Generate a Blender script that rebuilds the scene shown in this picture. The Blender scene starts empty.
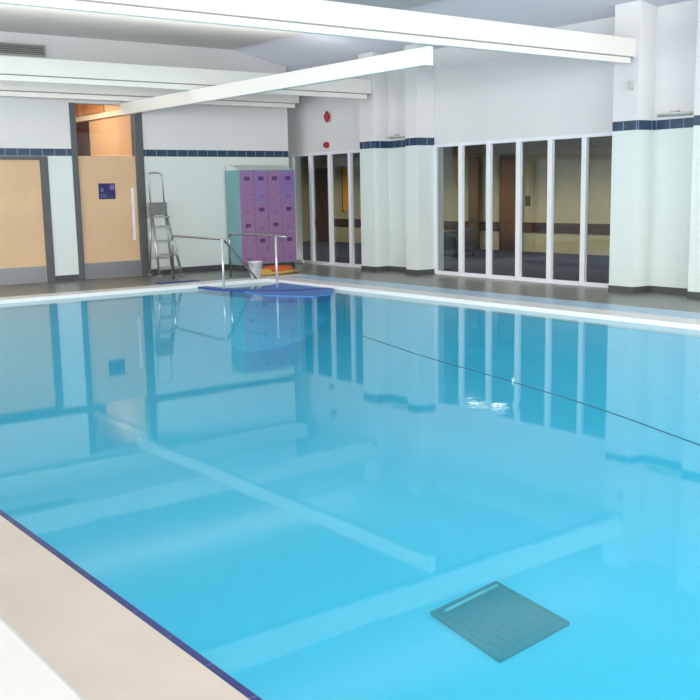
import bpy, bmesh, math, random
from mathutils import Vector, Matrix
random.seed(4)
S = bpy.context.scene
C = S.collection

# ---------------------------------------------------------------- helpers
def srgb(r, g, b):
    f = lambda c: (c/255)/12.92 if c/255 <= .04045 else ((c/255+.055)/1.055)**2.4
    return (f(r), f(g), f(b), 1)

def mat(name, col, rough=.5, metal=0, spec=.5, noise=0, nscale=6, bump=0, bscale=40):
    m = bpy.data.materials.new(name); m.use_nodes = True
    nt = m.node_tree; b = nt.nodes['Principled BSDF']
    b.inputs['Base Color'].default_value = col
    b.inputs['Roughness'].default_value = rough
    b.inputs['Metallic'].default_value = metal
    b.inputs['Specular IOR Level'].default_value = spec
    tc = nt.nodes.new('ShaderNodeTexCoord')
    if noise:
        n = nt.nodes.new('ShaderNodeTexNoise'); n.inputs['Scale'].default_value = nscale
        n.inputs['Detail'].default_value = 4
        nt.links.new(tc.outputs['Object'], n.inputs['Vector'])
        r = nt.nodes.new('ShaderNodeValToRGB')
        lo = tuple(c*(1-noise) for c in col[:3])+(1,); hi = tuple(min(1, c*(1+noise)) for c in col[:3])+(1,)
        r.color_ramp.elements[0].color = lo; r.color_ramp.elements[1].color = hi
        r.color_ramp.elements[0].position = .3; r.color_ramp.elements[1].position = .7
        nt.links.new(n.outputs['Fac'], r.inputs['Fac']); nt.links.new(r.outputs['Color'], b.inputs['Base Color'])
    if bump:
        n = nt.nodes.new('ShaderNodeTexNoise'); n.inputs['Scale'].default_value = bscale
        nt.links.new(tc.outputs['Object'], n.inputs['Vector'])
        k = nt.nodes.new('ShaderNodeBump'); k.inputs['Strength'].default_value = bump; k.inputs['Distance'].default_value = .01
        nt.links.new(n.outputs['Fac'], k.inputs['Height']); nt.links.new(k.outputs['Normal'], b.inputs['Normal'])
    return m

def math_node(nt, op, a, b=None):
    n = nt.nodes.new('ShaderNodeMath'); n.operation = op
    for i, v in enumerate((a, b)):
        if v is None: continue
        if isinstance(v, (int, float)): n.inputs[i].default_value = v
        else: nt.links.new(v, n.inputs[i])
    return n.outputs[0]

def mixc(nt, fac, a, b):
    n = nt.nodes.new('ShaderNodeMix'); n.data_type = 'RGBA'
    if isinstance(fac, (int, float)): n.inputs[0].default_value = fac
    else: nt.links.new(fac, n.inputs[0])
    for i, v in ((6, a), (7, b)):
        if isinstance(v, tuple): n.inputs[i].default_value = v
        else: nt.links.new(v, n.inputs[i])
    return n.outputs[2]

def tiled_wall(name, z0, z1, cell=.2):
    """pale glazed tile up to z0, dark blue tile course z0..z1, painted plaster above"""
    m = bpy.data.materials.new(name); m.use_nodes = True
    nt = m.node_tree; b = nt.nodes['Principled BSDF']
    g = nt.nodes.new('ShaderNodeNewGeometry'); s = nt.nodes.new('ShaderNodeSeparateXYZ')
    nt.links.new(g.outputs['Position'], s.inputs[0])
    x, y, z = s.outputs
    u = math_node(nt, 'ADD', x, y)
    def grout(v, size, w, off=0):
        t = math_node(nt, 'ADD', v, off)
        t = math_node(nt, 'DIVIDE', t, size)
        t = math_node(nt, 'FRACT', t)
        return math_node(nt, 'LESS_THAN', t, w/size)
    gv = grout(u, cell, .006)
    gh = grout(z, cell, .006, 100-z0)
    gr = math_node(nt, 'MAXIMUM', gv, gh)
    tile = mixc(nt, gr, srgb(213, 221, 217), srgb(207, 215, 211))
    n = nt.nodes.new('ShaderNodeTexNoise'); n.inputs['Scale'].default_value = 9
    nt.links.new(g.outputs['Position'], n.inputs['Vector'])
    blue = mixc(nt, n.outputs['Fac'], srgb(20, 48, 72), srgb(46, 76, 102))
    blue = mixc(nt, grout(u, cell, .012), blue, srgb(120, 128, 158))
    above = math_node(nt, 'GREATER_THAN', z, z0)
    top = math_node(nt, 'GREATER_THAN', z, z1)
    c = mixc(nt, above, tile, blue)
    c = mixc(nt, top, c, srgb(219, 217, 216))
    nt.links.new(c, b.inputs['Base Color'])
    r = math_node(nt, 'MULTIPLY', top, .55); r = math_node(nt, 'ADD', r, .22)
    nt.links.new(r, b.inputs['Roughness'])
    return m

def floor_tiles(name, col, gcol, cell, rough=.35, noise=.08):
    m = bpy.data.materials.new(name); m.use_nodes = True
    nt = m.node_tree; b = nt.nodes['Principled BSDF']
    tc = nt.nodes.new('ShaderNodeTexCoord')
    br = nt.nodes.new('ShaderNodeTexBrick'); br.offset = 0
    br.inputs['Scale'].default_value = 1; br.inputs['Brick Width'].default_value = cell; br.inputs['Row Height'].default_value = cell
    br.inputs['Mortar Size'].default_value = cell*.012
    a = tuple(c*(1-noise) for c in col[:3])+(1,)
    br.inputs['Color1'].default_value = col; br.inputs['Color2'].default_value = a; br.inputs['Mortar'].default_value = gcol
    nt.links.new(tc.outputs['Object'], br.inputs['Vector'])
    nt.links.new(br.outputs['Color'], b.inputs['Base Color'])
    b.inputs['Roughness'].default_value = rough
    return m

def emis(name, col, st):
    m = bpy.data.materials.new(name); m.use_nodes = True
    b = m.node_tree.nodes['Principled BSDF']
    b.inputs['Base Color'].default_value = col
    b.inputs['Emission Color'].default_value = col; b.inputs['Emission Strength'].default_value = st
    return m

def two_sided_ior(nt, fres, ior):
    # thin sheet: the same reflectance from either side
    gb = nt.nodes.new('ShaderNodeNewGeometry'); mr = nt.nodes.new('ShaderNodeMapRange')
    mr.inputs[3].default_value = ior; mr.inputs[4].default_value = 1/ior
    nt.links.new(gb.outputs['Backfacing'], mr.inputs[0]); nt.links.new(mr.outputs[0], fres.inputs[0])

def glass_mat(name, tint=(.9, .93, .93, 1), ior=1.45, boost=0):
    m = bpy.data.materials.new(name); m.use_nodes = True
    nt = m.node_tree; nt.nodes.remove(nt.nodes['Principled BSDF'])
    t = nt.nodes.new('ShaderNodeBsdfTransparent'); t.inputs[0].default_value = tint
    g = nt.nodes.new('ShaderNodeBsdfGlossy'); g.inputs['Roughness'].default_value = .02
    f = nt.nodes.new('ShaderNodeFresnel'); two_sided_ior(nt, f, ior)
    mx = nt.nodes.new('ShaderNodeMixShader')
    nt.links.new(f.outputs[0], mx.inputs[0]); nt.links.new(t.outputs[0], mx.inputs[1]); nt.links.new(g.outputs[0], mx.inputs[2])
    nt.links.new(mx.outputs[0], nt.nodes['Material Output'].inputs[0])
    return m

def bx(bm, x0, x1, y0, y1, z0, z1):
    v = [bm.verts.new(p) for p in ((x0,y0,z0),(x1,y0,z0),(x1,y1,z0),(x0,y1,z0),(x0,y0,z1),(x1,y0,z1),(x1,y1,z1),(x0,y1,z1))]
    return [bm.faces.new([v[i] for i in q]) for q in ((3,2,1,0),(4,5,6,7),(0,1,5,4),(1,2,6,5),(2,3,7,6),(3,0,4,7))]

def prism(bm, pts, z0, z1):
    lo = [bm.verts.new((x, y, z0)) for x, y in pts]; hi = [bm.verts.new((x, y, z1)) for x, y in pts]
    n = len(pts)
    fs = [bm.faces.new(hi), bm.faces.new(lo[::-1])]
    for i in range(n):
        fs.append(bm.faces.new((lo[i], lo[(i+1) % n], hi[(i+1) % n], hi[i])))
    return fs

def tube(bm, pts, r, n=10, cap=True):
    pts = [Vector(p) for p in pts]; rings = []; up = None
    for i, p in enumerate(pts):
        d = (pts[min(i+1, len(pts)-1)]-pts[max(i-1, 0)]).normalized()
        if up is None:
            up = Vector((0,0,1)) if abs(d.z) < .9 else Vector((1,0,0))
        a = d.cross(up).normalized(); up = a.cross(d).normalized()
        rr = r[i] if isinstance(r, (list, tuple)) else r
        rings.append([bm.verts.new(p+a*math.cos(t)*rr+up*math.sin(t)*rr) for t in [2*math.pi*k/n for k in range(n)]])
    for A, B in zip(rings, rings[1:]):
        for k in range(n):
            f = bm.faces.new((A[k], A[(k+1) % n], B[(k+1) % n], B[k])); f.smooth = True
    if cap:
        bm.faces.new(rings[0][::-1]); bm.faces.new(rings[-1])

def smooth_path(pts, rad=.08, n=5):
    """round the corners of a polyline"""
    pts = [Vector(p) for p in pts]; out = [pts[0]]
    for a, b, c in zip(pts, pts[1:], pts[2:]):
        u = (a-b); v = (c-b); k = min(rad, u.length*.45, v.length*.45)
        p, q = b+u.normalized()*k, b+v.normalized()*k
        for i in range(n+1):
            t = i/n; out.append(p*(1-t)**2+b*2*t*(1-t)+q*t*t)
    out.append(pts[-1]); return out

def lathe(bm, prof, origin, axis=Vector((0,0,1)), n=24):
    rot = Vector((0,0,1)).rotation_difference(axis).to_matrix(); o = Vector(origin); rings = []
    for r, h in prof:
        rings.append([bm.verts.new(o+rot@Vector((r*math.cos(2*math.pi*k/n), r*math.sin(2*math.pi*k/n), h))) for k in range(n)])
    for A, B in zip(rings, rings[1:]):
        for k in range(n):
            f = bm.faces.new((A[k], A[(k+1) % n], B[(k+1) % n], B[k])); f.smooth = True
    bm.faces.new(rings[0][::-1]); bm.faces.new(rings[-1])

def obj(name, bm, m, parent=None, bevel=0, seg=2):
    bmesh.ops.recalc_face_normals(bm, faces=bm.faces)
    me = bpy.data.meshes.new(name); bm.to_mesh(me); bm.free()
    for k in (m if isinstance(m, (list, tuple)) else [m]): me.materials.append(k)
    o = bpy.data.objects.new(name, me); C.objects.link(o)
    if parent:
        # geometry is written in world space: move it into the parent's space
        me.transform(world(parent).inverted()); o.parent = parent
    if bevel:
        b = o.modifiers.new('bevel', 'BEVEL'); b.width = bevel; b.segments = seg; b.limit_method = 'ANGLE'
    return o

def world(o):
    mt = Matrix.LocRotScale(o.location, o.rotation_euler, o.scale)
    return world(o.parent) @ mt if o.parent else mt

def thing(name, label, cat, loc, group=None):
    o = bpy.data.objects.new(name, None); C.objects.link(o); o.location = loc
    o.empty_display_size = .1
    return tag(o, label, cat, group)

def tag(o, label, cat, group=None, kind=None):
    o['label'] = label; o['category'] = cat
    if group: o['group'] = group
    if kind: o['kind'] = kind
    return o

def struct(name, bm, m, parent=None, bevel=0):
    o = obj(name, bm, m, parent, bevel)
    if not parent: o['kind'] = 'structure'
    return o

def struct_root(name, loc):
    o = bpy.data.objects.new(name, None); C.objects.link(o); o.location = loc; o['kind'] = 'structure'
    o.empty_display_size = .1
    return o

NB = bmesh.new

# ---------------------------------------------------------------- materials
PAINT = mat('wall_paint', srgb(219, 217, 216), .8, noise=.015, nscale=2)
CEIL = mat('ceiling_paint', srgb(212, 210, 206), .85, noise=.02, nscale=1.5)
BEAM = mat('beam_white', srgb(240, 235, 226), .45)
WT_R = tiled_wall('tiles_right', 2.085, 2.205)
WT_F = tiled_wall('tiles_far', 2.025, 2.14)
DARK_BASE = mat('skirting_dark', srgb(70, 72, 74), .5)
GREY_FLOOR = floor_tiles('deck_grey_tiles', srgb(128, 130, 122), srgb(112, 114, 108), .15, .32)
BEIGE_FLOOR = mat('deck_beige', srgb(204, 191, 180), .45, noise=.05, nscale=2.5, bump=.08, bscale=300)
COPING = mat('coping_white', srgb(236, 233, 230), .4, noise=.03, nscale=8)
COPING_BLUE = mat('coping_pale_blue', srgb(176, 205, 226), .35, noise=.05, nscale=5)
POOL = floor_tiles('pool_tiles', srgb(70, 204, 238), srgb(78, 208, 238), .25, .5, .015)
EDGE_TILE = floor_tiles('edge_tiles', srgb(22, 36, 112), srgb(100, 100, 150), .25, .3, .1)
BLUE = mat('royal_blue', srgb(70, 128, 200), .4, noise=.1)
NAVY_EDGE = mat('navy_edge', srgb(14, 62, 150), .4)
WHITE_UPVC = mat('frame_white', srgb(232, 232, 236), .35)
GREY_FRAME = mat('door_frame_grey', srgb(88, 88, 92), .5)
WOOD = mat('door_wood', srgb(212, 178, 140), .45, noise=.05, nscale=2)
KICK = mat('kick_plate', srgb(132, 134, 138), .35, .4)
PEACH = mat('corridor_peach', srgb(214, 170, 128), .7)
BROWN = mat('dark_brown', srgb(64, 26, 18), .7)
STEEL = mat('stainless', srgb(178, 178, 176), .22, .95)
ALU = mat('aluminium', srgb(168, 168, 166), .38, .8)
GLASS = glass_mat('glass')
SLOT_WHITE = mat('lit_slot_white', srgb(236, 232, 240), .25)  # opaque white painted in for bright light showing in the slot glass
RED = mat('alarm_red', srgb(170, 24, 44), .35)

# water: surface sheet, reflects by fresnel and lets the tiled basin show through
W = bpy.data.materials.new('water'); W.use_nodes = True
nt = W.node_tree; nt.nodes.remove(nt.nodes['Principled BSDF'])
t = nt.nodes.new('ShaderNodeBsdfTransparent'); t.inputs[0].default_value = (.82, .97, .99, 1)
g = nt.nodes.new('ShaderNodeBsdfGlossy'); g.inputs['Roughness'].default_value = .035
f = nt.nodes.new('ShaderNodeFresnel'); two_sided_ior(nt, f, 1.33)
mx = nt.nodes.new('ShaderNodeMixShader')
geo = nt.nodes.new('ShaderNodeNewGeometry')
mp = nt.nodes.new('ShaderNodeMapping'); nt.links.new(geo.outputs['Position'], mp.inputs[0])
n1 = nt.nodes.new('ShaderNodeTexNoise'); n1.inputs['Scale'].default_value = 1.6; n1.inputs['Detail'].default_value = 2
nt.links.new(mp.outputs[0], n1.inputs['Vector'])
bp = nt.nodes.new('ShaderNodeBump'); bp.inputs['Strength'].default_value = .035; bp.inputs['Distance'].default_value = .02
# a small patch of ripples
dist = nt.nodes.new('ShaderNodeVectorMath'); dist.operation = 'DISTANCE'; dist.inputs[1].default_value = (4.69, 4.65, -.05)
nt.links.new(geo.outputs['Position'], dist.inputs[0])
fall = nt.nodes.new('ShaderNodeMapRange'); fall.inputs[1].default_value = .05; fall.inputs[2].default_value = .26
fall.inputs[3].default_value = 1; fall.inputs[4].default_value = 0
nt.links.new(dist.outputs['Value'], fall.inputs[0])
n2 = nt.nodes.new('ShaderNodeTexNoise'); n2.inputs['Scale'].default_value = 11
nt.links.new(mp.outputs[0], n2.inputs['Vector'])
rip = math_node(nt, 'MULTIPLY', math_node(nt, 'MULTIPLY', n2.outputs['Fac'], fall.outputs[0]), 3)
h = math_node(nt, 'ADD', n1.outputs['Fac'], rip)
nt.links.new(h, bp.inputs['Height'])
nt.links.new(bp.outputs[0], g.inputs['Normal']); nt.links.new(bp.outputs[0], f.inputs['Normal'])
# scattering inside the treated water: part of what leaves the surface is diffuse pale blue
df = nt.nodes.new('ShaderNodeBsdfDiffuse'); df.inputs[0].default_value = srgb(68, 212, 242)
bd = nt.nodes.new('ShaderNodeMixShader'); bd.inputs[0].default_value = .24
nt.links.new(t.outputs[0], bd.inputs[1]); nt.links.new(df.outputs[0], bd.inputs[2])
nt.links.new(f.outputs[0], mx.inputs[0]); nt.links.new(bd.outputs[0], mx.inputs[1]); nt.links.new(g.outputs[0], mx.inputs[2])
nt.links.new(mx.outputs[0], nt.nodes['Material Output'].inputs[0])

# ---------------------------------------------------------------- dimensions
YF = 15.85          # far wall
XR = 11.1           # glazed wall
XP = 10.75          # pilaster faces
PX0, PX1, PY0, PY1 = 1.36, 8.75, -1.6, 13.65   # pool
XN, YB = -4.0, -9.0 # near wall, back wall
ZL = -.05           # water level
ZC = 3.9            # flat ceiling

# ---------------------------------------------------------------- setting: floor, pool
bm = NB()
D = -.12
for f_ in bx(bm, XN, 1.333, YB, YF, D, 0): f_.material_index = 1
for f_ in bx(bm, 1.333, 9.6, YB, PY0, D, 0): f_.material_index = 1
bx(bm, 1.333, 11.1, 14.05, 16.6, D, 0)
bx(bm, 9.6, 11.3, YB, 14.05, D, 0)
struct('floor', bm, [GREY_FLOOR, BEIGE_FLOOR])
bm = NB()
bx(bm, 1.333, PX0, PY0, PY1, -.12, .001)
struct('pool_edge_tiles', bm, EDGE_TILE)
bm = NB()
bx(bm, 1.333, 9.6, PY1, 14.05, -.12, .002)
bx(bm, PX1, 9.12, PY0, PY1, -.12, .002)
for f_ in bx(bm, 9.12, 9.6, PY0, PY1, -.12, .0025): f_.material_index = 1
struct('pool_coping', bm, [COPING, COPING_BLUE], bevel=.006)
ZB = -1.0
bm = NB()
bx(bm, PX0-.1, PX1+.1, PY0-.1, PY1+.1, ZB-.1, ZB)
bx(bm, PX0-.1, PX0, PY0-.1, PY1+.1, ZB, -.12)
bx(bm, PX1, PX1+.1, PY0-.1, PY1+.1, ZB, -.12)
bx(bm, PX0, PX1, PY0-.1, PY0, ZB, -.12)
bx(bm, PX0, PX1, PY1, PY1+.1, ZB, -.12)
n = 14
for k in range(n):      # gently coved foot of the far and right sides
    a0, a1 = math.pi/2*k/n, math.pi/2*(k+1)/n
    d0, d1 = 1.7*(1-math.sin(a0)), 1.7*(1-math.sin(a1)); z0_, z1_ = ZB+.86*(1-math.cos(a0)), ZB+.86*(1-math.cos(a1))
    q = [bm.verts.new(p) for p in ((PX1-d0,PY0,z0_),(PX1-d1,PY0,z1_),(PX1-d1,PY1-d1,z1_),(PX1-d0,PY1-d0,z0_),(PX0,PY1-d1,z1_),(PX0,PY1-d0,z0_))]
    for f_ in (bm.faces.new((q[0],q[1],q[2],q[3])), bm.faces.new((q[3],q[2],q[4],q[5]))): f_.smooth = True
struct('pool_basin', bm, POOL)
bm = NB()
v = [bm.verts.new(p) for p in ((PX0,PY0,ZL),(PX1,PY0,ZL),(PX1,PY1,ZL),(PX0,PY1,ZL))]
bm.faces.new(v)
water = obj('pool_water', bm, W); water['kind'] = 'structure'

# white ledge low at the near side
bm = NB(); bx(bm, -.6, .667, -2.0, 9.0, .001, .45)
struct('low_ledge', bm, mat('ledge_white', srgb(192, 190, 188), .4), bevel=.012)

# ---------------------------------------------------------------- walls
T = .2
# far wall with door openings
D1 = (4.70, 6.03, 2.02); D2 = (6.44, 7.71, 2.87)
bm = NB()
bx(bm, XN, D1[0], YF, YF+T, 0, ZC)
bx(bm, D1[0], D1[1], YF, YF+T, D1[2], ZC)
bx(bm, D1[1], D2[0], YF, YF+T, 0, ZC)
bx(bm, D2[0], D2[1], YF, YF+T, D2[2], ZC)
bx(bm, D2[1], 10.68, YF, YF+T, 0, ZC)
struct('wall_far', bm, WT_F)
bm = NB()
bx(bm, 10.63, 10.68+.02, YF+T, 16.6, 0, ZC); bx(bm, 10.68, 11.3, 16.5, 16.7, 0, ZC)
struct('wall_alcove', bm, PAINT)
bm = NB()
for a, b in ((XN, D1[0]), (D1[1], D2[0]), (D2[1], 10.68)): bx(bm, a, b, YF-.015, YF, 0, .10)
struct('baseboard_far', bm, DARK_BASE)

# glazed wall: plan outlines of the pilaster blocks, and the header over the glazing
def block(bm, pts, z0, z1): prism(bm, pts, z0, z1)
cen = [(11.3,12.245),(11.3,13.95),(11.1,13.95),(11.1,13.76),(XP,13.76),(XP,13.36),(11.03,13.32),(11.03,12.62),(XP,12.56),(XP,12.27),(11.09,12.24),(11.09,12.245)]
rig = [(11.3,YB),(11.3,8.55),(11.1,8.55),(11.1,8.43),(XP,8.43),(XP,8.04),(11.04,8.00),(11.04,7.29),(XP,7.23),(XP,6.8),(11.1,6.76),(11.1,YB)]
bm = NB(); prism(bm, cen, 0, 4.2); prism(bm, rig, 0, 4.2)
struct('wall_right', bm, WT_R, bevel=.012)
bm = NB()
bx(bm, XR, 11.3, 8.55, 12.245, 2.10, 4.2); bx(bm, XR, 11.3, 13.95, 16.5, 2.10, 4.2)
struct('wall_right_header', bm, PAINT)
def offs(pts, d):   # skirting follows the outline, pushed into the room
    return [(x-d if x < 11.2 else x, y) for x, y in pts]
def skirt(bm, line, h, d=.014):
    for (x0,y0),(x1,y1) in zip(line, line[1:]):
        p, q = Vector((x0,y0)), Vector((x1,y1)); u = (q-p).normalized(); n = Vector((u.y,-u.x))
        if n.x > .01 or (abs(n.x) <= .01 and n.y > 0): n = -n
        prism(bm, [tuple(p), tuple(q+u*d), tuple(q+n*d+u*d), tuple(p+n*d)], 0, h)
bm = NB()
skirt(bm, [(XP,13.76),(XP,13.36),(11.03,13.32),(11.03,12.62)], .085); skirt(bm, [(XP,12.56),(XP,12.27),(11.06,12.24)], .085)
skirt(bm, [(XP,8.43),(XP,8.04),(11.04,8.00),(11.04,7.29)], .085); skirt(bm, [(XP,7.23),(XP,6.8)], .085)
skirt(bm, [(11.1,6.76),(11.1,YB)], .085)
struct('baseboard_right', bm, DARK_BASE)

# near wall and back wall, with tall daylight windows added out of view behind the photographer
bm = NB()
bx(bm, XN-T, XN, YB, 16.05, 0, .8); bx(bm, XN-T, XN, YB, 16.05, 2.7, ZC)
for a, b in ((YB,-8.2),(-4.4,-4.0),(-.2,.2),(4.0,4.4),(8.2,8.6),(12.4,12.8),(15.4,16.05)): bx(bm, XN-T, XN, a, b, .8, 2.7)
struct('wall_near', bm, PAINT)
bm = NB()
bx(bm, XN-T, 11.3, YB-T, YB, 0, .8); bx(bm, XN-T, 11.3, YB-T, YB, 3.0, 4.2)
for a, b in ((XN-T,-3.0),(.8,1.2),(5.0,5.4),(9.7,11.3)): bx(bm, a, b, YB-T, YB, .8, 3.0)
struct('wall_back', bm, PAINT)
wi = 3
def side_window(axis, a, b, z0, z1):
    global wi
    r = struct_root('window_%d' % wi, (XN-.1, a, z0) if axis == 'x' else (a, YB-.1, z0)); wi += 1
    w = .06; m_ = (a+b)/2
    bm = NB(); gm = NB()
    def B(bm, u0, u1, q0, q1, th=.05):
        if axis == 'x': bx(bm, XN-.1-th/2, XN-.1+th/2, u0, u1, q0, q1)
        else: bx(bm, u0, u1, YB-.1-th/2, YB-.1+th/2, q0, q1)
    for u0, u1 in ((a, a+w), (m_-w/2, m_+w/2), (b-w, b)): B(bm, u0, u1, z0, z1)
    for u0, u1 in ((a+w, m_-w/2), (m_+w/2, b-w)):
        B(bm, u0, u1, z0, z0+w); B(bm, u0, u1, z1-w, z1)
        B(gm, u0, u1, z0+w, z1-w, .008)
    obj('window_frame', bm, WHITE_UPVC, r); obj('pane', gm, GLASS, r)
NEARW = ((-8.2,-4.4),(-4.0,-.2),(.2,4.0),(4.4,8.2),(8.6,12.4),(12.8,15.4))
for a, b in NEARW: side_window('x', a, b, .8, 2.7)
BACKW = ((-3.0,.8),(1.2,5.0),(5.4,9.7))
for a, b in BACKW: side_window('y', a, b, .8, 3.0)

# ceiling: flat part, then a slope falling to the glazed wall
bm = NB()
bx(bm, XN-T, 9.55, YB-T, 16.7, ZC, ZC+.1)
struct('ceiling', bm, CEIL)
bm = NB()
v = [bm.verts.new(p) for p in ((9.55,YB-T,ZC),(11.3,YB-T,3.55),(11.3,16.7,3.55),(9.55,16.7,ZC),(9.55,YB-T,ZC+.1),(11.3,YB-T,3.65),(11.3,16.7,3.65),(9.55,16.7,ZC+.1))]
for q in ((0,1,2,3),(7,6,5,4),(0,4,5,1),(1,5,6,2),(2,6,7,3),(3,7,4,0)): bm.faces.new([v[i] for i in q])
# translucent roof sheeting that lets some daylight through
SK = bpy.data.materials.new('roof_sheeting'); SK.use_nodes = True
nt = SK.node_tree; p_ = nt.nodes['Principled BSDF']; p_.inputs['Base Color'].default_value = srgb(214, 218, 226); p_.inputs['Roughness'].default_value = .6
tl = nt.nodes.new('ShaderNodeBsdfTranslucent'); tl.inputs[0].default_value = srgb(226, 226, 228)
ms = nt.nodes.new('ShaderNodeMixShader'); ms.inputs[0].default_value = .38
nt.links.new(p_.outputs[0], ms.inputs[1]); nt.links.new(tl.outputs[0], ms.inputs[2]); nt.links.new(ms.outputs[0], nt.nodes['Material Output'].inputs[0])
struct('ceiling_slope', bm, SK)

# ---------------------------------------------------------------- beams
def beam_x(y, x0, x1, label, depth=.26):
    r = thing('ceiling_beam', label, 'beam', (x0, y, 2.89), 'white beams crossing the pool hall')
    bm = NB(); bx(bm, x0, x1, y, y+depth, 2.985, 3.21); obj('fascia', bm, BEAM, r, .006)
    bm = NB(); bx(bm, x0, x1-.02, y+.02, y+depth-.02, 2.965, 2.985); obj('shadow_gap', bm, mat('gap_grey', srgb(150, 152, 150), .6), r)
    bm = NB(); bx(bm, x0, x1-.10, y-.012, y+.045, 2.895, 2.968); obj('lower_lip', bm, BEAM, r, .008)
    return r
beam_x(8.10, XN, XP, 'long bright white beam crossing the whole pool nearest the camera')
beam_x(13.42, XN, XP, 'white beam behind the nearest one, ending at the central pilaster')
beam_x(15.45, XN, 10.68, 'white beam farthest back, running just in front of the door wall', .2)
r = thing('cross_beam', 'narrow white beam running lengthwise from under the nearest beam to the door wall', 'beam', (7.33, 8.2, 2.70))
bm = NB(); bx(bm, 7.33, 7.41, 8.21, YF, 2.70, 2.89); obj('beam_body', bm, BEAM, r, .004)
bm = NB(); bx(bm, 7.325, 7.415, 8.19, 8.21, 2.695, 2.893); obj('end_cap', bm, BEAM, r, .003)

# ---------------------------------------------------------------- glazed folding doors
def glazing(idx, ya, yb, n, z0, z1, mull):
    r = struct_root('window_%d' % idx, (XR+.05, ya, z0))
    x0, x1 = XR-.01, XR+.045
    bm = NB()
    bx(bm, x0, x1, ya, yb, z0, z0+.06); bx(bm, x0, x1, ya, yb, z1-.05, z1)
    step = (yb-ya)/n
    for k in range(n+1):
        c = ya+k*step; w = mull/2
        a, b = max(ya, c-w), min(yb, c+w)
        bx(bm, x0-.008, x1, a, b, z0+.01, z1-.01)
    obj('window_frame', bm, WHITE_UPVC, r, .004)
    for k in range(n):
        a, b = ya+k*step+mull/2, ya+(k+1)*step-mull/2
        bm = NB(); bx(bm, XR+.03, XR+.038, a, b, z0+.06, z1-.05); obj('pane', bm, GLASS, r)
glazing(1, 8.55, 12.24, 6, 0, 2.10, .085)
glazing(2, 13.89, 16.35, 4, 0, 2.10, .085)
bm = NB(); bx(bm, XR, 11.3, 16.35, 16.5, 0, 2.10); struct('trim_1', bm, PAINT)
# dark gaskets would be too small to see; grey track on the floor
bm = NB(); bx(bm, 11.3, 11.32, 8.7, 16.5, -.12, .0); 
struct('floor_threshold', bm, DARK_BASE)

# ---------------------------------------------------------------- gallery room behind the glazing
GX = 16.3
OLIVE = mat('gallery_olive', srgb(192, 184, 150), .8, noise=.03)
GCEIL = mat('gallery_ceiling', srgb(205, 203, 198), .9)
NAVY_C = mat('gallery_carpet', srgb(42, 46, 74), .9, noise=.15, nscale=30)
bm = NB(); bx(bm, 11.32, GX, 8.0, 23.0, -.1, -.001); struct('floor_gallery', bm, NAVY_C)
bm = NB(); bx(bm, 11.3, GX+.1, 7.9, 23.1, 2.32, 2.42); struct('ceiling_gallery', bm, GCEIL)
for q in ((GX, GX+.1, 7.9, 23.1), (11.3, GX, 7.9, 8.0), (11.3, GX, 23.0, 23.1), (11.1, 11.3, 16.7, 23.1)):
    bm = NB(); bx(bm, *q, -.1, 2.32); struct('wall_gallery', bm, OLIVE)
bm = NB(); bx(bm, GX-.03, GX, 8.0, 23.0, .42, .63); struct('trim_2', bm, mat('rail_brown', srgb(62, 40, 40), .5), bevel=.006)
bm = NB(); bx(bm, GX-.30, GX, 8.0, 23.0, 2.14, 2.32); struct('trim_3', bm, mat('bulkhead_grey', srgb(170,165,150), .9))

def curtain(y0, y1, label, col, x=GX-.20):
    r = thing('curtain', label, 'curtain', (x, y0, 0), 'curtains behind the glazed doors')
    m_ = mat('curtain_cloth', col, .9)
    bm = NB(); n = 60; fr = []
    for k in range(n+1):
        y = y0+(y1-y0)*k/n; xx = x+.045*math.sin(k*.9)
        fr.append([bm.verts.new((xx+dx, y, z)) for dx in (0, .012) for z in (.02, 2.08)])
    for a, b in zip(fr, fr[1:]):
        for i, j in ((0,1),(1,3),(3,2),(2,0)):
            q = bm.faces.new((a[i], a[j], b[j], b[i])); q.smooth = True
    bm.faces.new([fr[0][i] for i in (0,1,3,2)]); bm.faces.new([fr[-1][i] for i in (2,3,1,0)])
    obj('curtain_cloth', bm, m_, r)
    bm = NB(); tube(bm, [(x, y0-.05, 2.11), (x, y1+.05, 2.11)], .014); obj('curtain_rail', bm, ALU, r)
curtain(15.18, 15.62, 'tan brown curtain seen through the third pane of the wide glazing', srgb(140, 92, 66))
curtain(16.3, 16.6, 'dull grey brown curtain seen through the second pane of the wide glazing', srgb(120, 98, 74))

def armchair(x, y, label):
    r = thing('armchair', label, 'chair', (x, y, 0), 'dark armchairs behind the glazing')
    m_ = mat('armchair_fabric', srgb(36, 38, 48), .9)
    bm = NB(); bx(bm, x-.28, x+.28, y-.26, y+.26, .25, .44); obj('seat', bm, m_, r, .04)
    bm = NB(); bx(bm, x+.20, x+.34, y-.30, y+.30, .3, .56); obj('backrest', bm, m_, r, .05)
    for s in (-1, 1):
        bm = NB(); bx(bm, x-.28, x+.24, y+s*.32-.05, y+s*.32+.05, .1, .5); obj('armrest', bm, m_, r, .03)
    for sx in (-1, 1):
        for s in (-1, 1):
            bm = NB(); tube(bm, [(x+sx*.22, y+s*.26, 0), (x+sx*.22, y+s*.26, .26)], .018); obj('leg', bm, BROWN, r)
armchair(14.4, 15.2, 'dark armchair seen low through the second pane of the wide glazing')
armchair(14.2, 16.05, 'dark armchair seen low through the first pane of the wide glazing')

bm = NB(); bx(bm, GX-.02, GX, 14.93, 15.05, .98, 1.2)
tag(obj('wall_notice', bm, mat('notice_dark', srgb(40, 34, 28), .5)), 'small dark notice on the olive wall behind the wide glazing', 'notice')

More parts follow.
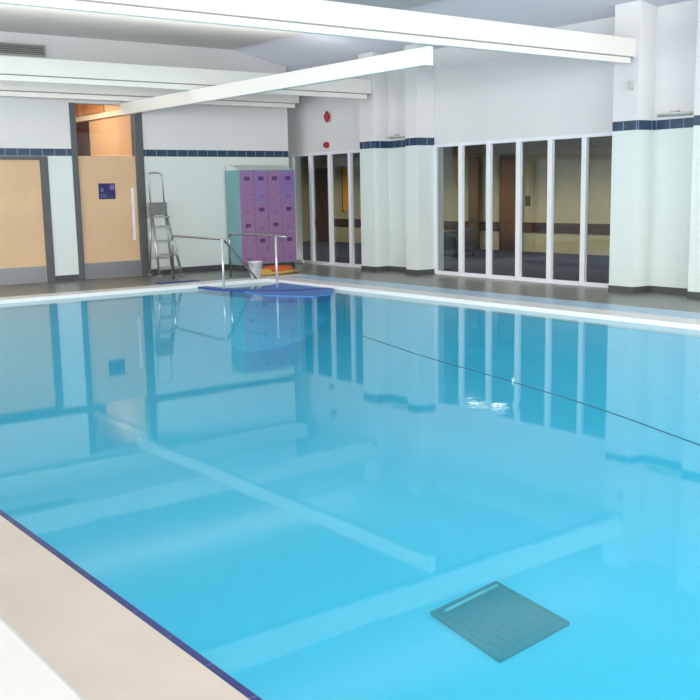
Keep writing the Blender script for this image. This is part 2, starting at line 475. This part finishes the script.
# narrow furniture behind the left glazing: two door leaves in the gallery end
def gallery_door(x, y0, y1, col, label, em=0):
    r = thing('cupboard_door', label, 'door', (x, y0, 0), None)
    bm = NB(); bx(bm, x-.04, x-.003, y0, y1, .001, 2.0); obj('door_panel', bm, mat('gallery_door_face', col, .45), r, .004)
    bm = NB(); bx(bm, x-.10, x-.04, y0+.06, y0+.09, .95, 1.1); obj('handle', bm, STEEL, r)
r = thing('wall_panel', 'bright orange yellow panel on the wall glimpsed through the third narrow pane', 'panel', (GX, 21.15, .85))
bm = NB(); bx(bm, GX-.03, GX, 21.18, 21.60, .85, 1.98); obj('board', bm, mat('panel_orange', srgb(250, 176, 70), .5), r)
bm = NB(); bx(bm, GX-.035, GX, 21.15, 21.18, .82, 2.01); bx(bm, GX-.035, GX, 21.60, 21.63, .82, 2.01); obj('frame', bm, BROWN, r)
gallery_door(GX, 22.25, 22.85, srgb(66, 34, 36), 'dark red brown door glimpsed through the second narrow pane')

# ---------------------------------------------------------------- door wall: two doors
def leaf(r, name, x0, x1, z1, slot, kick=.27):
    y0, y1 = YF+.03, YF+.075
    bm = NB(); a, b, c, d = slot
    bx(bm, x0, a, y0, y1, .005, z1); bx(bm, b, x1, y0, y1, .005, z1); bx(bm, a, b, y0, y1, .005, c); bx(bm, a, b, y0, y1, d, z1)
    L = obj(name, bm, WOOD, r)
    bm = NB(); bx(bm, a, b, y0+.015, y0+.025, c, d); obj('vision_panel', bm, SLOT_WHITE, L)
    bm = NB(); bx(bm, x0+.01, x1-.01, y0-.006, y0, .01, kick); obj('kick_plate', bm, KICK, L)
    return L
def door_frame(r, x0, x1, z1, w, wr=None, top=True):
    wr = wr or w
    bm = NB(); y0, y1 = YF-.02, YF+.14
    bx(bm, x0, x0+w, y0, y1, 0, z1); bx(bm, x1-wr, x1, y0, y1, 0, z1); 
    if top: bx(bm, x0+w, x1-wr, y0, y1, z1-.05, z1)
    return obj('door_frame', bm, GREY_FRAME, r, .004)
r = struct_root('door_1', (D1[0], YF, 0))
door_frame(r, D1[0], D1[1], D1[2], .12)
leaf(r, 'door_leaf', D1[0]+.12, D1[1]-.12, D1[2]-.055, (4.93, 5.03, .75, 1.55))
r = struct_root('door_2', (D2[0], YF, 0))
door_frame(r, D2[0], D2[1], D2[2], .10, .14, False)
L = leaf(r, 'door_leaf', D2[0]+.10, D2[1]-.14, 2.03, (7.455, 7.515, .62, 1.50))
bm = NB(); bx(bm, D2[0]+.10, D2[1]-.14, YF+.05, YF+.058, 2.05, D2[2]-.001); obj('transom_pane', bm, GLASS, r)
sg = NB(); bx(sg, 6.88, 7.17, YF+.018, YF+.03, 1.32, 1.58)
sg = obj('door_sign', sg, mat('sign_navy', srgb(24, 26, 84), .4), L)
bm = NB(); y_ = YF+.0165
bx(bm, 6.90, 7.03, y_, y_+.001, 1.35, 1.37); bx(bm, 6.90, 7.00, y_, y_+.001, 1.385, 1.40); bx(bm, 6.91, 6.96, y_, y_+.001, 1.44, 1.50)
obj('sign_lettering', bm, mat('sign_pale', srgb(84, 92, 150), .5), sg)
bm = NB(); bx(bm, 7.075, 7.155, y_, y_+.001, 1.47, 1.56); obj('sign_picture', bm, mat('sign_purple', srgb(112, 88, 158), .5), sg)

# corridor beyond the doors
CORR_F = mat('corridor_floor', srgb(120, 112, 104), .5)
bm = NB(); bx(bm, 3.6, 7.92, YF+T, 20.6, -.1, -.001); struct('floor_corridor', bm, CORR_F)
bm = NB(); bx(bm, 3.5, 8.0, YF+T, 20.7, 3.3, 3.4); struct('ceiling_corridor', bm, PAINT)
for q in ((7.70, 7.80, YF+T, 20.6), (3.5, 8.0, 20.6, 20.7), (3.5, 3.6, YF+T, 20.6)):
    bm = NB(); bx(bm, *q, -.1, 3.3); struct('wall_corridor', bm, PEACH)
bm = NB(); bx(bm, D2[1]-.02, 7.72, YF+.14, YF+T, 0, D2[2]); struct('wall_corridor', bm, PEACH)
bm = NB(); bx(bm, 7.66, 7.70, YF+.3, 20.6, 2.76, 2.85); struct('trim_4', bm, mat('cornice_cream', srgb(240, 214, 186), .6), bevel=.004)
for i, (a, b) in enumerate(((18.03, 19.6),)):
    r = thing('corridor_door', 'dark brown door high up through the opening above the signed door', 'door', (7.69, a, 0))
    bm = NB(); bx(bm, 7.66, 7.698, a, b, .002, 2.74); obj('door_panel', bm, BROWN, r)
    bm = NB(); bx(bm, 7.61, 7.66, a+.08, a+.12, .95, 1.1); obj('handle', bm, STEEL, r)
bm = NB()
for a, b in ((17.3, 18.3), (18.45, 19.8)): bx(bm, 7.675, 7.70, a, b, 2.87, 3.28)
struct('trim_5', bm, mat('upper_panel_wood', srgb(200, 130, 70), .5))

# ---------------------------------------------------------------- lockers
LX0, LX1, LY0, LY1, LZ0, LZ1 = 9.28, 10.47, 15.36, 15.82, .10, 1.78
TEAL = mat('locker_teal', srgb(112, 158, 162), .4)
PURPLE = mat('locker_purple', srgb(148, 112, 154), .38, noise=.04, nscale=3)
PURPLE2 = mat('locker_purple_blueish', srgb(138, 112, 166), .38, noise=.04, nscale=3)
r = thing('locker_bank', 'tall bank of lockers with purple doors and teal side, against the door wall', 'lockers', (LX0, LY0, 0))
bm = NB(); bx(bm, LX0, LX1, LY0, LY1, LZ0, LZ1); obj('carcass', bm, TEAL, r, .004)
bm = NB(); bx(bm, LX0+.02, LX1-.02, LY0+.03, LY1-.02, 0, LZ0); obj('plinth', bm, DARK_BASE, r)
bm = NB()   # pale sloping top
lo = [(LX0+.02,LY0+.02,LZ1),(LX1-.02,LY0+.02,LZ1),(LX1-.02,LY1,LZ1),(LX0+.02,LY1,LZ1)]
hi = [(LX0+.02,LY1-.14,LZ1+.09),(LX1-.02,LY1-.14,LZ1+.09),(LX1-.02,LY1,LZ1+.09),(LX0+.02,LY1,LZ1+.09)]
V = [bm.verts.new(p) for p in lo+hi]
for q in ((3,2,1,0),(4,5,6,7),(0,1,5,4),(1,2,6,5),(2,3,7,6),(3,0,4,7)): bm.faces.new([V[i] for i in q])
obj('sloping_top', bm, mat('locker_top_grey', srgb(214, 217, 214), .5), r)
cw = (LX1-LX0-.02)/4
for c in range(4):
    n = (2, 3, 2, 3)[c]; hgt = (LZ1-LZ0-.02)/n
    for k in range(n):
        x0 = LX0+.01+c*cw+.004; x1 = x0+cw-.008; z1_ = LZ1-.01-k*hgt-.004; z0_ = z1_-hgt+.008
        bm = NB(); bx(bm, x0, x1, LY0-.018, LY0, z0_, z1_)
        d = obj('door', bm, PURPLE2 if (c, k) in ((1, 0), (3, 0)) else PURPLE, r, .003)
        bm = NB(); xm = (x0+x1)/2
        bx(bm, xm-.055, xm+.055, LY0-.021, LY0-.018, z1_-.17, z1_-.10)
        obj('number_plate', bm, mat('plate_dark_purple', srgb(84, 54, 104), .4), d)
        bm = NB(); lathe(bm, [(.016, 0), (.016, .014), (.01, .02)], (x1-.04, LY0-.018, (z0_+z1_)/2), Vector((0,-1,0)), 12)
        obj('lock', bm, STEEL, d)
        bm = NB()
        for j in range(3): bx(bm, xm-.05, xm+.05, LY0-.0195, LY0-.018, z0_+.06+j*.02, z0_+.066+j*.02)
        obj('vent_slots', bm, mat('slot_dark', srgb(90, 60, 110), .6), d)

# ---------------------------------------------------------------- stepladder (platform steps with tool tray and hoop)
r = thing('step_ladder', 'silver platform stepladder with hooped handrail beside the signed door', 'ladder', (7.9, 15.3, 0))
y = 15.42
def P(x, z, dy=0): return (x, y+dy, z)
zb = 0
TLx0, TLx1 = 7.60, 7.86      # at tray height
BLx0, BLx1 = 7.60, 8.02      # at floor
def lerp(a, b, t): return a+(b-a)*t
ztop = 1.08
frontdy = -.18
for side, (bx_, tx_) in enumerate(((BLx0, TLx0), (BLx1, TLx1))):
    bm = NB(); tube(bm, [(bx_, y+frontdy, .02), (tx_, y, ztop)], .024, 8); obj('front_stile', bm, ALU, r)
    bm = NB(); tube(bm, [(bx_+(.04 if side == 0 else .05), y+.26, .02), (tx_, y+.03, ztop)], .017, 8); obj('rear_leg', bm, ALU, r)
    for yy, off in ((y+frontdy, 0), (y+.26, .04 if side == 0 else .05)):
        bm = NB(); bx(bm, bx_+off-.028, bx_+off+.028, yy-.03, yy+.03, 0, .05); obj('foot', bm, mat('rubber_grey', srgb(120, 120, 120), .8), r, .006)
for k, z in enumerate((.16, .38, .61, .85)):
    t_ = z/ztop; a, b = lerp(BLx0, TLx0, t_), lerp(BLx1, TLx1, t_); yy = y+frontdy*(1-t_)
    bm = NB(); bx(bm, a, b, yy-.06, yy+.07, z-.03, z+.012); obj('tread', bm, ALU, r, .004)
bm = NB(); bx(bm, TLx0-.01, TLx1+.03, y-.10, y+.16, ztop-.09, ztop-.06); obj('platform', bm, ALU, r, .004)
bm = NB()
bx(bm, TLx0-.02, TLx1-.0, y-.06, y-.045, ztop-.04, 1.25); bx(bm, TLx0-.02, TLx1-.0, y+.06, y+.075, ztop-.04, 1.25)
bx(bm, TLx0-.02, TLx0-.005, y-.045, y+.06, ztop-.04, 1.25); bx(bm, TLx1-.015, TLx1, y-.045, y+.06, ztop-.04, 1.25)
bx(bm, TLx0-.02, TLx1, y-.045, y+.06, ztop-.04, ztop-.03)
obj('tool_tray', bm, mat('tray_grey', srgb(112, 114, 112), .5), r, .005)
bm = NB()
pth = smooth_path([(TLx0+.005, y, ztop-.1), (7.56, y, 1.74), (7.82, y, 1.74), (TLx1-.01, y, ztop-.1)], .09, 6)
tube(bm, pth, .014, 8); obj('hoop_handrail', bm, ALU, r)
bm = NB(); tube(bm, [(BLx0+.04, y+.20, .3), (BLx1-.05, y+.20, .3)], .01, 8); obj('rear_brace', bm, ALU, r)

# ---------------------------------------------------------------- pool step entry and handrails
r = thing('pool_steps', 'royal blue edged entry step in the far corner of the pool', 'steps', (8.2, 12.6, ZB))
arc = []
for k in range(17):
    a = math.pi/2*k/16
    arc.append((8.74-1.30*math.sin(a)**.8 if k else 8.74, 13.64-1.75*math.cos(a)**.9 if k < 16 else 13.64))
bm = NB(); prism(bm, [(8.74, 13.64)]+arc, ZB+.001, -.14); obj('tread', bm, POOL, r)
bm = NB()
inner = [(8.74-(8.74-x)*.88, 13.64-(13.64-y_)*.90) for x, y_ in arc]
for (a, b), (c, d) in zip(zip(arc, inner), zip(arc[1:], inner[1:])):
    prism(bm, [a, c, d, b], -.14, -.036)
obj('nosing', bm, NAVY_EDGE, r)
bm = NB(); prism(bm, [(8.74, 13.3), (8.74, 11.85), (8.3, 11.3), (7.9, 11.2), (7.52, 11.8), (7.58, 12.5)], -.139, -.040); obj('blue_tread', bm, BLUE, r)

def handrail(pts, posts, label, rad=.021):
    r = thing('handrail', label, 'handrail', (posts[0][0], posts[0][1], 0), 'steel handrails at the pool steps')
    bm = NB(); tube(bm, smooth_path(pts, .10, 6), rad, 10); obj('rail', bm, STEEL, r)
    for (x, y_, z0, z1) in posts:
        bm = NB(); tube(bm, [(x, y_, z0), (x, y_, z1)], rad, 10); p = obj('post', bm, mat('post_white_steel', srgb(214, 214, 214), .3, .5), r)
        bm = NB(); lathe(bm, [(.05, 0), (.05, .012), (.03, .022)], (x, y_, z0), n=16); obj('floor_flange', bm, STEEL, p)
# rail A (left), rail B (right)
handrail([(7.62,14.78,.0), (7.62,14.78,.71), (7.52,12.95,.71), (8.60,13.80,.012)],
         [(7.53, 13.0, -.14, .70)], 'steel handrail at the pool steps, left one of the pair', .017)
handrail([(8.45,14.35,.0), (8.45,14.35,.72), (8.25,12.6,.74), (8.31,12.42,.72)],
         [(8.26, 12.66, -.14, .735)], 'steel handrail at the pool steps, right one in front of purple lockers', .017)

# blue mat by the far edge
bm = NB(); bx(bm, 7.05, 7.75, 14.12, 14.32, .0005, .012)
tag(obj('rubber_mat', bm, mat('mat_blue', srgb(70, 78, 140), .6), None, .004), 'narrow dark blue mat on the deck in front of the stepladder', 'mat')

# white bucket, yellow and orange floats by the lockers
r = thing('bucket', 'white plastic bucket on the pool edge in front of the lockers', 'bucket', (8.72, 14.0, 0))
bm = NB(); lathe(bm, [(.075, .003), (.085, .0), (.115, .25), (.122, .25), (.122, .265), (.106, .265), (.080, .012)], (8.72, 14.0, .003)); obj('pail', bm, mat('plastic_white', srgb(226, 222, 230), .4), r)
bm = NB(); tube(bm, [(8.72-.119*math.cos(a), 14.0-.02-.10*math.sin(a), .255-.09*math.sin(a)) for a in [math.pi*k/12 for k in range(13)]], .004, 6); obj('bail_handle', bm, STEEL, r)
def ring(cx, cy, cz, R, rr, tilt, m_, label):
    bm = NB(); n = 28; k = 12; V = []
    M_ = Matrix.Translation((cx, cy, cz)) @ Matrix.Rotation(tilt, 4, 'X')
    for i in range(n):
        a = 2*math.pi*i/n
        V.append([bm.verts.new(M_ @ Vector(((R+rr*math.cos(b))*math.cos(a), (R+rr*math.cos(b))*math.sin(a), rr*math.sin(b)))) for b in [2*math.pi*j/k for j in range(k)]])
    for i in range(n):
        for j in range(k):
            f_ = bm.faces.new((V[i][j], V[(i+1) % n][j], V[(i+1) % n][(j+1) % k], V[i][(j+1) % k])); f_.smooth = True
    return tag(obj('float_ring', bm, m_), label, 'float')
ring(9.62, 14.72, .052, .22, .05, 0, mat('foam_orange', srgb(206, 92, 40), .6), 'orange foam ring on the deck before the lockers')
ring(9.1, 14.42, .042, .15, .04, 0, mat('foam_yellow', srgb(222, 176, 60), .6), 'yellow foam ring on the deck before the lockers')
bm = NB(); tube(bm, smooth_path([(8.86,14.12,.032),(9.1,14.12,.032),(9.35,14.2,.032),(9.75,14.3,.032)], .1), .03, 10)
tag(obj('foam_noodle', bm, mat('foam_sand', srgb(214, 170, 96), .7)), 'sandy foam noodle lying on the deck beside the bucket', 'float')

# small white bent hook by the narrow glazing
bm = NB(); tube(bm, smooth_path([(11.0,16.2,.01),(11.0,16.2,.26),(11.0,16.1,.28),(11.0,15.9,.01)], .05), .014, 8)
tag(obj('door_stop', bm, WHITE_UPVC), 'small white bent stop at the foot of the narrow glazed doors', 'door stop')

# ---------------------------------------------------------------- wall fittings
r = thing('alarm_beacon', 'red alarm beacon high on the wall above the narrow glazed doors', 'alarm', (XR, 15.08, 2.68), 'fire alarm fittings')
bm = NB(); bx(bm, XR-.022, XR+.004, 15.03, 15.13, 2.645, 2.80); obj('base', bm, mat('alarm_white', srgb(206,196,196), .5), r, .004)
bm = NB(); lathe(bm, [(.018, -.10), (.042, -.055), (.058, -.02), (.058, .02), (.036, .06), (.016, .105)], (XR-.07, 15.08, 2.725)); obj('lens', bm, mat('lens_dark_red', srgb(160, 34, 56), .3), r)
r = thing('alarm_sounder', 'small round red alarm sounder just above the narrow glazed door frame', 'alarm', (XR, 15.17, 2.22), 'fire alarm fittings')
bm = NB(); lathe(bm, [(.058, 0), (.058, .03), (.05, .04), (.05, .065), (.03, .075)], (XR, 15.17, 2.225), Vector((-1,0,0))); obj('housing', bm, RED, r)
bm = NB(); lathe(bm, [(.024, .07), (.02, .085)], (XR, 15.17, 2.225), Vector((-1,0,0))); obj('grille', bm, mat('dark_grille', srgb(70, 10, 24), .5), r)

def uplight(y0, y1, label):
    c = (y0+y1)/2
    r = thing('wall_uplight', label, 'lamp', (11.0, c, 2.24), 'wall uplighters over the blue tile course')
    bm = NB(); n = 14; rows = []
    for i in range(n+1):
        t_ = i/n; yy = lerp(y0, y1, t_); d = .05+.10*math.sin(math.pi*t_)
        rows.append([bm.verts.new(p) for p in ((11.025, yy, 2.235), (11.025-d*.6, yy, 2.24), (11.025-d, yy, 2.27), (11.025-d+.006, yy, 2.275), (11.025-d*.6, yy, 2.252), (11.025, yy, 2.25))])
    for a, b in zip(rows, rows[1:]):
        for j in range(6): q = bm.faces.new((a[j], a[(j+1) % 6], b[(j+1) % 6], b[j])); q.smooth = True
    bm.faces.new(rows[0]); bm.faces.new(rows[-1][::-1])
    obj('tray', bm, mat('fitting_pale', srgb(206, 204, 196), .35, .3), r)
    bm = NB(); bx(bm, 10.98, 11.03, c-.05, c+.05, 2.25, 2.30); obj('bracket', bm, ALU, r, .004)
uplight(12.84, 13.28, 'small pale wall uplight tray in the niche of the central pilasters')
uplight(7.42, 7.92, 'small pale wall uplight tray in the niche of the right-hand pilasters')
bm = NB(); bx(bm, 10.70, XP, 8.11, 8.15, 2.58, 2.70)
r = tag(obj('wall_sensor', bm, mat('sensor_grey', srgb(190, 190, 184), .5), None, .006), 'small grey sensor on the right-hand pilaster edge below the beam', 'sensor')

r = thing('air_vent', 'grey louvred air vent high on the far wall, cut off by the left edge', 'vent', (5.2, YF, 3.56))
VG = mat('vent_grey', srgb(160, 160, 152), .5)
bm = NB()
bx(bm, 4.3, 6.1, YF-.05, YF, 3.555, 3.58); bx(bm, 4.3, 6.1, YF-.05, YF, 3.71, 3.735); bx(bm, 6.075, 6.1, YF-.05, YF, 3.58, 3.71); bx(bm, 4.3, 4.325, YF-.05, YF, 3.58, 3.71)
obj('frame', bm, VG, r)
bm = NB(); bx(bm, 4.325, 6.075, YF-.006, YF, 3.58, 3.71); obj('backing', bm, mat('vent_dark', srgb(110, 110, 104), .7), r)
for j in range(4):
    z = 3.595+j*.03
    bm = NB(); prism(bm, [(4.325, YF-.045), (6.075, YF-.045), (6.075, YF-.01), (4.325, YF-.01)], z, z+.010); obj('louvre', bm, VG, r)

# ---------------------------------------------------------------- in the water
dr = [(3.47,3.35),(4.09,3.42),(4.20,4.09),(3.59,4.01)]
r = thing('drain_grate', 'dark square drain grate on the pool bottom', 'drain', (3.85, 3.7, ZB))
cx = sum(p[0] for p in dr)/4; cy = sum(p[1] for p in dr)/4
def sc(k): return [(cx+(x-cx)*k, cy+(y_-cy)*k) for x, y_ in dr]
bm = NB()
A_, B_ = sc(1), sc(.93)
for i in range(4): prism(bm, [A_[i], A_[(i+1) % 4], B_[(i+1) % 4], B_[i]], ZB, ZB+.022)
obj('rim', bm, mat('grate_rim', srgb(16, 56, 70), .5), r)
bm = NB(); prism(bm, sc(.93), ZB+.001, ZB+.006); obj('grate_bed', bm, mat('grate_dark', srgb(22, 60, 72), .6), r)
GR = mat('grate_bar', srgb(28, 76, 88), .5)
bm = NB()
for j in range(24):
    t0 = (j+.2)/24; t1 = (j+.8)/24
    q = [tuple(Vector(B_[0]).lerp(Vector(B_[1]), t0)), tuple(Vector(B_[0]).lerp(Vector(B_[1]), t1)), tuple(Vector(B_[3]).lerp(Vector(B_[2]), t1)), tuple(Vector(B_[3]).lerp(Vector(B_[2]), t0))]
    prism(bm, q, ZB+.006, ZB+.014)
obj('grate_bars', bm, GR, r)
bm = NB(); q = [Vector(B_[3]).lerp(Vector(B_[0]), .06), Vector(B_[2]).lerp(Vector(B_[1]), .06)]
tube(bm, [(q[0].x+.05, q[0].y, ZB+.03), (lerp(q[0].x, q[1].x, .95), lerp(q[0].y, q[1].y, .95), ZB+.03)], .010, 8)
obj('lifting_bar', bm, mat('bar_pale', srgb(110, 170, 180), .3), r)

bm = NB()
tube(bm, smooth_path([(6.09,7.8,ZL),(5.72,6.5,ZL),(5.41,5.03,ZL),(5.17,4.08,ZL),(4.79,3.0,ZL),(4.2,1.2,ZL),(3.9,.2,ZL)], .4, 5), .0045, 8)
tag(obj('rope', bm, mat('rope_dark', srgb(40, 92, 112), .7)), 'thin dark rope lying across the surface of the pool', 'rope')

# ---------------------------------------------------------------- lamps and daylight
def area(name, loc, rot, sx, sy, power, col=(1,1,1)):
    l = bpy.data.lights.new(name, 'AREA'); l.shape = 'RECTANGLE'; l.size = sx; l.size_y = sy; l.energy = power; l.color = col
    o = bpy.data.objects.new(name, l); C.objects.link(o); o.location = loc; o.rotation_euler = rot
    return o
R90 = math.pi/2
# area lamps giving the daylight of the added windows behind the photographer (placed in the window openings)
for a, b in BACKW: area('daylight_back', ((a+b)/2, YB+.02, 1.9), (R90, 0, 0), b-a-.2, 2.0, 460, (.95,.975,1))
for a, b in NEARW: area('daylight_near', (XN+.02, (a+b)/2, 1.75), (R90, 0, -R90), b-a-.2, 1.7, 180, (.95,.975,1))
# unseen fill lamps added above the beams to brighten the ceiling
area('ceiling_fill', (5.0, 8.22, 3.25), (math.pi, 0, 0), 10, .18, 42, (1,.98,.95))
area('ceiling_fill_far', (5.0, 13.5, 3.25), (math.pi, 0, 0), 10, .18, 42, (1,.98,.95))
# ceiling panel lamps added out of view at the near end to brighten the hall
PAN = emis('added_lamp_panel', (1, .98, .95, 1), 2)
for i, (x, y) in enumerate(((2.2,-.6),(5.2,-.6),(8.2,-.6),(2.2,2.4),(5.2,2.4),(8.2,2.4))):
    r = thing('added_ceiling_lamp', 'square white ceiling lamp added out of view over the near end of the pool to brighten the hall', 'lamp', (x, y, ZC), 'added ceiling lamps over the near end')
    bm = NB(); bx(bm, x-.32, x+.32, y-.32, y+.32, ZC-.05, ZC-.001); obj('frame', bm, WHITE_UPVC, r)
    bm = NB(); bx(bm, x-.29, x+.29, y-.29, y+.29, ZC-.056, ZC-.05); obj('diffuser', bm, PAN, r)
    area('added_lamp_light', (x, y, ZC-.06), (0,0,0), .58, .58, 12, (1,.98,.95))
# rooms behind
r = thing('gallery_lamp', 'long lit ceiling lamp just behind the wide glazing, seen only mirrored in the water', 'lamp', (12.3, 12.2, 2.32))
bm = NB(); bx(bm, 12.19, 12.41, 11.75, 12.75, 2.285, 2.32); obj('frame', bm, WHITE_UPVC, r)
bm = NB(); bx(bm, 12.21, 12.39, 11.78, 12.72, 2.262, 2.285); obj('diffuser', bm, emis('gallery_lamp_glow', (1,.95,.85,1), 9), r)
def spot(name, loc, power, col, deg=160):
    l = bpy.data.lights.new(name, 'SPOT'); l.energy = power; l.color = col; l.shadow_soft_size = .03
    l.spot_size = math.radians(deg); l.spot_blend = .6
    o = bpy.data.objects.new(name, l); C.objects.link(o); o.location = loc
for x, y, p in ((14.2, 10.6, 90), (14.2, 13.4, 110), (14.2, 16.2, 110), (14.4, 19.0, 70), (14.4, 21.6, 80)):
    spot('gallery_fill', (x, y, 2.28), p, (1, .92, .76))  # spots without fittings, added to brighten the gallery
area('corridor_light', (6.6, 17.2, 3.28), (0,0,0), .8, .8, 55, (1,.86,.70))
area('corridor_light', (5.2, 17.2, 3.28), (0,0,0), .8, .8, 30, (1,.9,.78))

w = bpy.data.worlds.new('sky'); S.world = w; w.use_nodes = True
w.node_tree.nodes['Background'].inputs[0].default_value = (.90, .94, 1, 1)
w.node_tree.nodes['Background'].inputs[1].default_value = 2.0

# ---------------------------------------------------------------- camera
cd = bpy.data.cameras.new('camera'); cam = bpy.data.objects.new('camera', cd); C.objects.link(cam)
rt = Vector((0.7941807417363441, -0.6074053487823204, -0.018321891980300088))
up = Vector((0.110769648091452, 0.11505399181269507, 0.9871639499240539))
fw = Vector((0.5975006564990586, 0.7860161074930919, -0.15865574129101676))
m = Matrix.Identity(4)
for i in range(3): m[i][0] = rt[i]; m[i][1] = up[i]; m[i][2] = -fw[i]
m.translation = (0, 0, 1.4)
cam.matrix_world = m
cd.sensor_width = 36; cd.lens = 996.85/700*36; cd.clip_start = .05
S.camera = cam
S.view_settings.view_transform = 'Standard'; S.view_settings.look = 'None'
S.view_settings.gamma = 1; S.view_settings.use_curve_mapping = False
S.view_settings.exposure = 0.12
